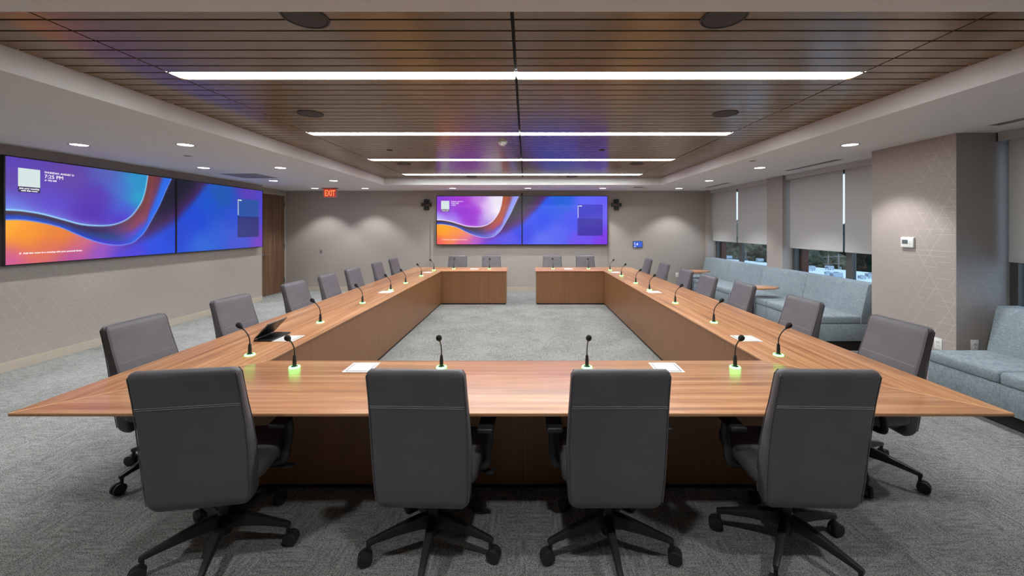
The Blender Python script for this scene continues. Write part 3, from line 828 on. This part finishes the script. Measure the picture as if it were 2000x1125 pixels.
for i, y in enumerate(MY):
    MC.append((-2.06, y, PI/2, 'green-ringed gooseneck microphone on left table run, %s' % pos[i]))
    MC.append((1.885, y, -PI/2, 'green-ringed gooseneck microphone on right table run, %s' % pos[i]))
for x, w in ((-1.574,'far left of it'), (-.574,'left of centre'), (.416,'right of centre'), (1.424,'far right of it')):
    MC.append((x, 2.735, PI, 'gooseneck microphone with green ring on near table run, %s' % w))
for x, w in ((-1.658,'far left desk wing, outer one'), (-.837,'far left desk wing, next to the opening'), (.625,'far right desk wing, next to the opening'), (1.444,'far right desk wing, outer one')):
    MC.append((x, 9.25, 0, 'gooseneck microphone with green ring on %s' % w))
for i, (x, y, r, lb) in enumerate(MC):
    o = m0 if i == 0 else copy_tree(m0)
    o.location = (x, y, TZ); o.rotation_euler.z = r; o['label'] = lb

# ------------------------------------------------------------------ chairs (facing local +Y)
ZT, ZB = 1.055, .335
def back_prof(z):
    zs = [.33, .48, .62, .77, .90, 1.00, 1.06]
    rear = [-.215, -.235, -.252, -.275, -.302, -.328, -.345]
    front = [-.135, -.135, -.160, -.203, -.245, -.272, -.288]
    wid = [.448, .466, .470, .468, .460, .455, .452]
    g = lambda a: float(np.interp(z, zs, a))
    return g(rear), g(front), g(wid)
def back_ring(z, inset, n=5):
    r0, f0, w = back_prof(z)
    hw = w/2-inset; hd = (f0-r0)/2-inset*.8; cy = (f0+r0)/2
    hd = max(hd, .006)
    q = max(0, 1-(z-ZB)/.16)
    return [(px, cy+py, z-.016*q*(1-(2*px/w)**2)+.004*q) for px, py in rrect(hw, hd, min(.026, hd*.8), n)]
def chair_proto():
    t = thing('office_chair', 'x', 'chair', (0,0,0), 0)
    bm = B(); rings = []
    rb, rt = .052, .032
    for k in range(6):
        a = PI/2*k/5; rings.append(back_ring(ZB+rb-rb*math.cos(a), rb*(1-math.sin(a))))
    for z in np.linspace(ZB+rb, ZT-rt, 22)[1:-1]: rings.append(back_ring(float(z), 0))
    for k in range(6):
        a = PI/2*k/5; rings.append(back_ring(ZT-rt+rt*math.sin(a), rt*(1-math.cos(a))))
    loft(bm, rings); b = obj('backrest', bm, M['leather'], t, angle=60)
    # double seam across the rear, piping up both sides
    bm = B()
    for dz in (0, .009):
        z = .868+dz; r0, f0, w = back_prof(z)
        tube(bm, [(-w/2+.012, r0-.0002, z), (0, r0-.0005, z), (w/2-.012, r0-.0002, z)], .0012, 6)
    obj('stitching', bm, M['stitch'], b); bm = B()
    z = .80; r0, f0, w = back_prof(z)
    tube(bm, [(-w/2+.03, f0+.0003, z), (0, f0+.0003, z), (w/2-.03, f0+.0003, z)], .0011, 6)
    obj('stitching', bm, M['stitch'], b)
    for s in (-1, 1):
        P = []
        for q in (0, 1):
            for z in (np.linspace(ZB+.05, ZT-.03, 18), np.linspace(ZT-.03, ZB+.05, 18))[q]:
                r0, f0, w = back_prof(float(z)); P.append((s*(w/2-.0045), (r0+.006, f0-.006)[q], float(z)))
            if q == 0: P += [(s*(w/2-.016), r0+.014, ZT-.008), (s*(w/2-.016), f0-.014, ZT-.008)]
        bm = B(); tube(bm, P, .0028, 6); obj('piping', bm, M['leather'], b)
    bm = B(); rings = []
    sy, hw, hd = .055, .250, .235
    for z, ins in ((.425,.03),(.43,.012),(.445,.0),(.485,.0),(.503,.008),(.513,.028),(.517,.07)):
        rings.append([(px, sy+py, z) for px, py in rrect(hw-ins, hd-ins, .07, 6)])
    loft(bm, rings); obj('seat', bm, M['leather'], t, angle=60)
    bm = B(); rings = [[(px, .05+py, z) for px, py in rrect(.22-i, .20-i, .05, 5)] for z, i in ((.395,.04),(.405,.01),(.426,.0))]
    loft(bm, rings)
    box(bm, -.07, .07, -.13, .12, .345, .398, .012)
    tube(bm, [(0,-.10,.37),(0,-.13,.375),(0,-.165,.40)], [.03,.03,.025], 10)
    obj('tilt_mechanism', bm, M['plastic'], t)
    bm = B(); tube(bm, [(.06,.06,.372),(.19,.07,.368),(.27,.075,.362)], .007, 8); box(bm, .255, .315, .055, .095, .354, .370, .005); obj('lever', bm, M['plastic'], t)
    for s in (-1, 1):
        bm = B()
        P = smooth_path([(s*.14,.06,.400),(s*.235,.05,.402),(s*.272,.045,.425),(s*.282,.06,.50),(s*.285,.075,.58),(s*.284,.05,.648)], 5)
        tube(bm, P, [.020]*8+[.024]*(len(P)-8), 10, .7); a = obj('armrest', bm, M['plastic'], t)
        bm = B(); box(bm, s*.284-.042, s*.284+.042, -.085, .165, .645, .672, .010, 3); obj('arm_pad', bm, M['plastic'], a)
    bm = B(); lathe(bm, [(.001,.075),(.026,.075),(.034,.095),(.040,.115),(.040,.180),(.028,.195),(.028,.235),(.020,.240),(.020,.35),(.001,.35)], 20); obj('gas_lift', bm, M['plastic'], t)
    for k in range(5):
        bm = B(); rings = []
        for y, z, w, h in ((.010,.150,.024,.040),(.08,.152,.022,.034),(.18,.138,.018,.024),(.28,.118,.014,.016),(.322,.108,.013,.014),(.335,.105,.010,.011)):
            rings.append([(px, y, z+pz) for px, pz in rrect(w, h, min(w,h)*.5, 3)])
        loft(bm, rings); lathe(bm, [(.001,.055),(.009,.055),(.010,.10),(.001,.10)], 10, (0,.322,0))
        l = obj('leg', bm, M['plastic'], t); l.rotation_euler.z = -math.radians(36+72*k)
        bm = B()
        for q in (-1, 1):
            lathe(bm, [(.001,0),(.028,0),(.035,.003),(.035,.018),(.031,.021),(.001,.021)], 24, (q*.0150-.0105, .340, .035), 'x')
        box(bm, -.006, .006, .316, .356, .025, .064, .004)
        ca = obj('castor', bm, M['castor'], l)
    return t
c0 = chair_proto()
def set_chair(o, x, y, yaw, leg0, drop=0):
    """yaw: heading clockwise from +Y; leg0: heading of one leg in the world, clockwise from +Y"""
    o.location = (x, y, 0); o.rotation_euler.z = -math.radians(yaw)
    for c in o.children:
        if c.name.split('.')[0] in ('backrest', 'seat', 'armrest', 'tilt_mechanism', 'lever'): c.location.z = -drop
    legs = [c for c in o.children if c.name.startswith('leg')]
    for k, l in enumerate(legs): l.rotation_euler.z = -math.radians(leg0+72*k-yaw)
CH = []
gF, gS = 'chairs at the near table edge', 'chairs round the table'
CH += [(-1.60,2.14,-9,15,'charcoal leather office chair with its back to camera, far left of four',gF), (-.490,2.14,2,34,'charcoal leather office chair with its back to camera, left of centre',gF),
       (.432,2.14,0,36,'charcoal leather office chair with its back to camera, right of centre',gF), (1.385,2.14,2,4,'charcoal leather office chair with its back to camera, far right of four',gF)]
wl = ['nearest the front corner','second from the front, beside the laptop','third from the front','fourth from the front','fifth from the front','sixth from the front','last before the far corner']
for i, y in enumerate((2.88, 3.80, 4.84, 5.65, 6.46, 7.54, 8.46)):
    CH.append((-2.487, y, 90+(0,2,1,-1,2,-1,1)[i], (54, 50, 60, 54, 48, 58, 52)[i], 'charcoal leather office chair on left side of table, %s' % wl[i], gS))
wr_ = ['nearest the front corner','second from the front','third from the front','fourth from the front','fifth from the front','sixth from the front','last before the far corner']
for i, y in enumerate((2.83, 3.79, 4.84, 5.77, 6.57, 7.62, 8.62)):
    CH.append((2.325, y, -90+(0,-1,2,-2,1,0,2)[i], (66, 18, 6, 20, 14, 22, 10)[i], 'charcoal leather office chair on window side of table, %s' % wr_[i], gS))
for x, yw, w in ((-1.69,183,'outer left seat'), (-.83,177,'left seat by the opening'), (.646,181,'right seat by the opening'), (1.48,176,'outer right seat')):
    CH.append((x, 9.60, yw, 20, 'charcoal leather office chair behind the far desk wings, %s' % w, gS))
for i, (x, y, yaw, lg, lb, g) in enumerate(CH):
    o = c0 if i == 0 else copy_tree(c0)
    dr = 0 if i < 4 else (.012 if i < 11 else ((.010,.023,.022,.046,.046,.04,.026)[i-11] if i < 18 else .045))
    set_chair(o, x, y, yaw, lg, dr); o['label'] = lb; o['group'] = g

# ------------------------------------------------------------------ benches by the windows (front faces -X)
SX = 4.0
def bench(y0, y1, cushions, label, group):
    t = thing('bench_sofa', label, 'sofa', (SX, (y0+y1)/2, 0), 0, group)
    h = (y1-y0)/2-.003
    bm = B(); box(bm, .006, .93, -h, h, .14, .374, .008); obj('seat_base', bm, M['sofa'], t)
    n = cushions; w = 2*h/n
    for k in range(n):
        a = -h+k*w+.002; b = a+w-.004
        bm = B(); rings = []
        ang = 0
        for z, ins in ((.378,.012),(.384,.003),(.395,0),(.455,0),(.470,.006),(.478,.016),(.482,.04)):
            rings.append([( .30+px, (a+b)/2+py, z) for px, py in rrect(.30-ins, (b-a)/2-ins*.7, .02, 4)])
        loft(bm, rings); obj('seat_cushion', bm, M['sofa'], t, angle=50)
    bm = B()
    prof = [(.585,.376),(.60,.50),(.683,.885),(.700,.912),(.725,.92),(.90,.92),(.93,.905),(.93,.376)]
    loft(bm, [[(x, y, z) for x, z in prof] for y in (-h, h)])
    es = [e for e in bm.edges if abs(e.verts[0].co.y-e.verts[1].co.y) < 1e-6]
    bmesh.ops.bevel(bm, geom=es, offset=.006, segments=2, profile=.5, affect='EDGES')
    obj('backrest', bm, M['sofa'], t)
    bm = B(); box(bm, .10, .90, -h+.04, h-.04, 0, .14); obj('plinth', bm, M['toe'], t)
gb = 'blue grey bench units along the windows'
YS = [5.50, 6.70, 7.95, 9.20, 10.50]
nm = ['blue grey upholstered bench unit beside the broad column', 'blue grey upholstered bench unit by the nearer side table', 'blue grey upholstered bench unit between the two side tables', 'blue grey upholstered bench unit next to the far wall']
for i in range(4): bench(YS[i], YS[i+1], 1, nm[i], gb)
bench(3.40-1.22-.61, 4.01, 4, 'blue grey upholstered bench at the right picture edge, camera side of the broad column', 'near bench')

def side_table(y, label):
    t = thing('side_table', label, 'table', (3.955, y, 0), 0, 'small walnut tables over the benches')
    bm = B()
    pts = [(-.05,-.17),(.05,-.20),(.30,-.16),(.455,-.03),(.44,.06),(.30,.19),(.0,.21),(-.05,.17)]
    prism(bm, pts, .635, .662); bmesh.ops.bevel(bm, geom=[e for e in bm.edges], offset=.003, segments=2, profile=.5, affect='EDGES')
    obj('table_top', bm, M['top_x'], t)
    bm = B(); box(bm, -.012, .012, -.03, .03, .012, .634, .003); obj('post', bm, M['plastic'], t)
    bm = B(); box(bm, -.04, .085, -.15, .15, 0, .012, .003); obj('foot', bm, M['plastic'], t)
    bm = B(); box(bm, -.012, .25, -.03, .03, .622, .634, .002); obj('bracket', bm, M['plastic'], t)
side_table(7.02, 'small walnut side table over the bench behind the third chair from the front')
side_table(9.62, 'small walnut side table over the far end of the bench by the far wall')

# ------------------------------------------------------------------ outside
GZ = -7.5
bm = B(); box(bm, 7.0, 170, -60, 170, GZ-1, GZ); struct('ground', bm, M['grass'])
bt = thing('building', 'low neighbouring building with a flat white roof outside the windows', 'building', (30, 25, GZ))
RZ = -4.3-GZ
pts = [(-20,-55),(30,-55),(30.0,-18.9),(-7,96),(-20,96)]
# far roof edge runs X + .322 Y = 63
def edge_x(y): return 63-.322*y
pts = [(-20,-50),(edge_x(-25)-30,-50),(edge_x(95)-30,70),(-20,70)]
bm = B(); prism(bm, pts, RZ-.5, RZ); obj('roof', bm, M['roof'], bt, True)
bm = B(); prism(bm, [(-19.7,-49.7),(edge_x(-25)-30.3,-49.7),(edge_x(95)-30.3,69.7),(-19.7,69.7)], 0, RZ-.5); obj('wall', bm, M['brick'], bt, True)
def unit(x, y, s, label):
    t = thing('rooftop_unit', label, 'air conditioner', (x, y, -4.3), random.uniform(-.2,.2), 'air conditioners on the white roof')
    bm = B(); box(bm, -1.0*s, 1.0*s, -.8*s, .8*s, .35*s, 1.35*s, .04*s); obj('cabinet', bm, M['galv'], t)
    bm = B()
    for q in (-.85, .85):
        for r in (-.6, .6): box(bm, q*s-.06*s, q*s+.06*s, r*s-.06*s, r*s+.06*s, 0, .36*s)
    obj('stand', bm, M['metal_dark'], t, True)
    bm = B(); lathe(bm, [(.45*s,1.35*s),(.5*s,1.35*s),(.5*s,1.45*s),(.45*s,1.45*s)], 20); obj('fan_guard', bm, M['metal_dark'], t)
    bm = B()
    for i in range(7): box(bm, -1.01*s, -1.0*s, -.6*s, .6*s, (.5+.1*i)*s, (.55+.1*i)*s)
    obj('louvre', bm, M['vent_dark'], t, True)
def at(px, py, z):
    Y = 785*(EYE-z)/(py-444); return ((px-1027)*Y/785, Y)
for px, py, s, lb in ((1633,544,1.0,'largest rooftop air conditioner seen through the middle window'), (1583,528,.9,'rooftop air conditioner left in the middle window'), (1620,527,.8,'rooftop air conditioner below the utility poles'),
                      (1617,537,.6,'small rooftop air conditioner left of the largest one'), (1683,545,.6,'small rooftop air conditioner right of the window mullion'), (1700,543,.8,'rooftop air conditioner next to the broad column'),
                      (1424,506,.9,'rooftop air conditioner in the far window, left pane'), (1484,512,.9,'rooftop air conditioner in the far window, right pane'), (1411,503.5,.7,'small rooftop air conditioner at left of the far window')):
    x, y = at(px, py, -4.3); unit(x, y, s*.52, lb)
def pole(px, top_y, X, label):
    Y = X*785/(px-1027); zt = EYE-(top_y-444)*Y/785
    t = thing('utility_pole', label, 'utility pole', (X, Y, GZ), .3, 'utility poles beyond the white roof')
    H = zt-GZ
    bm = B(); tube(bm, [(0,0,0),(0,0,H)], [.12,.08], 10); obj('post', bm, M['pole'], t)
    for dz in (.4, 1.5):
        bm = B(); box(bm, -.95, .95, -.04, .04, H-dz-.04, H-dz+.04); 
        for q in (-.85,-.4,.4,.85): lathe(bm, [(.001,0),(.03,0),(.03,.15),(.001,.16)], 8, (q,0,H-dz+.04))
        obj('cross_arm', bm, M['pole'], t)
    bm = B(); lathe(bm, [(.001,-.4),(.2,-.4),(.2,.3),(.001,.35)], 12, (.28,0,H-2.3)); obj('transformer', bm, M['galv'], t)
pole(1618, 497, 47.0, 'pale utility pole with cross arms, left one in the middle window')
pole(1638, 496, 48.0, 'pale utility pole with transformer, right one in the middle window')
pole(1457, 488, 44.0, 'pale utility pole seen in the far window')
def crown(bm, n, R, H):
    from mathutils import noise
    for i in range(n):
        a = random.uniform(0, 2*PI); rr = R*random.uniform(0,.62); hz = H*random.uniform(-.42,.45)
        r = R*random.uniform(.42,.62)
        res = bmesh.ops.create_icosphere(bm, subdivisions=3, radius=r, matrix=Matrix.Translation((rr*math.cos(a), rr*math.sin(a), hz)))
        for v in res['verts']:
            c = Vector((rr*math.cos(a), rr*math.sin(a), hz)); d = v.co-c
            k = 1+.35*noise.noise(v.co*1.1+Vector((i*3.1,0,0)))+.25*noise.noise(v.co*3.0)
            v.co = c+d*k
protos = {}
kinds = ['broad dark green tree','olive brown tree','bright green bushy tree','deep evergreen tree']
places = ['behind the far window\'s left pane','behind the far window\'s right pane','behind the narrow pilaster','behind the left end of the middle window','left of the utility poles','behind the utility poles','right of the utility poles','behind the middle window mullion','beside the broad column','behind the broad column','behind the near window\'s far pane','behind the near window','far right beyond the near window']
cnt = {}
for row in (0, 1):
    for i in range(11):
        y = 134-i*11.6+row*5.8; x = 75.5-.322*y+row*11.2
        px = 1027+785*x/y
        if 1708 < px < 1975 or px > 2060: continue
        kind = 3 if 1676 < px < 1708 else (2 if px < 1446 else (0 if (i+row) % 2 else 1))
        n = cnt[kind] = cnt.get(kind, 0)+1
        bm = B(); crown(bm, 16, 4.1, 8.0)
        t = thing('tree', '%s in %s row beyond the white roof, %s from far end' % (kinds[kind], ('front','back')[row], ORD[n-1]), 'tree', (x, y, GZ), 0, 'trees beyond the white roof')
        o = obj('crown', bm, M['leaf'][kind], t, angle=180); o.location = (0,0,5.0)
        bm = B(); tube(bm, [(0,0,0),(.1,0,2),(0,.1,5.0)], [.35,.28,.15], 8); obj('trunk', bm, M['bark'], t)

# ------------------------------------------------------------------ light, world, camera
w = bpy.data.worlds.new('World'); sc.world = w; w.use_nodes = True
nt = w.node_tree; bg = nt.nodes['Background']
tc = nt.nodes.new('ShaderNodeTexCoord'); sp = nt.nodes.new('ShaderNodeSeparateXYZ'); rp = nt.nodes.new('ShaderNodeValToRGB')
nt.links.new(tc.outputs['Generated'], sp.inputs[0]); nt.links.new(sp.outputs['Z'], rp.inputs[0]); nt.links.new(rp.outputs[0], bg.inputs[0])
rp.color_ramp.elements[0].position = 0; rp.color_ramp.elements[0].color = (.58,.70,.86,1)
rp.color_ramp.elements[1].position = .6; rp.color_ramp.elements[1].color = (.42,.60,.88,1)
bg.inputs[1].default_value = 2.3

cam = bpy.data.cameras.new('camera'); co = bpy.data.objects.new('camera', cam); COL.objects.link(co)
co.location = (0, 0, EYE); co.rotation_euler = (PI/2, 0, 0)
cam.sensor_width = 36; cam.lens = 36*785/2000; cam.shift_x = -27/2000; cam.shift_y = -118.5/2000
cam.clip_start = .05; cam.clip_end = 500
sc.camera = co
sc.view_settings.view_transform = 'Standard'; sc.view_settings.look = 'None'
sc.view_settings.gamma = 1; sc.view_settings.use_curve_mapping = False
sc.view_settings.exposure = 0.0
sc.cycles.max_bounces = 8; sc.cycles.diffuse_bounces = 5; sc.cycles.transparent_max_bounces = 12
sc.cycles.sample_clamp_indirect = 6
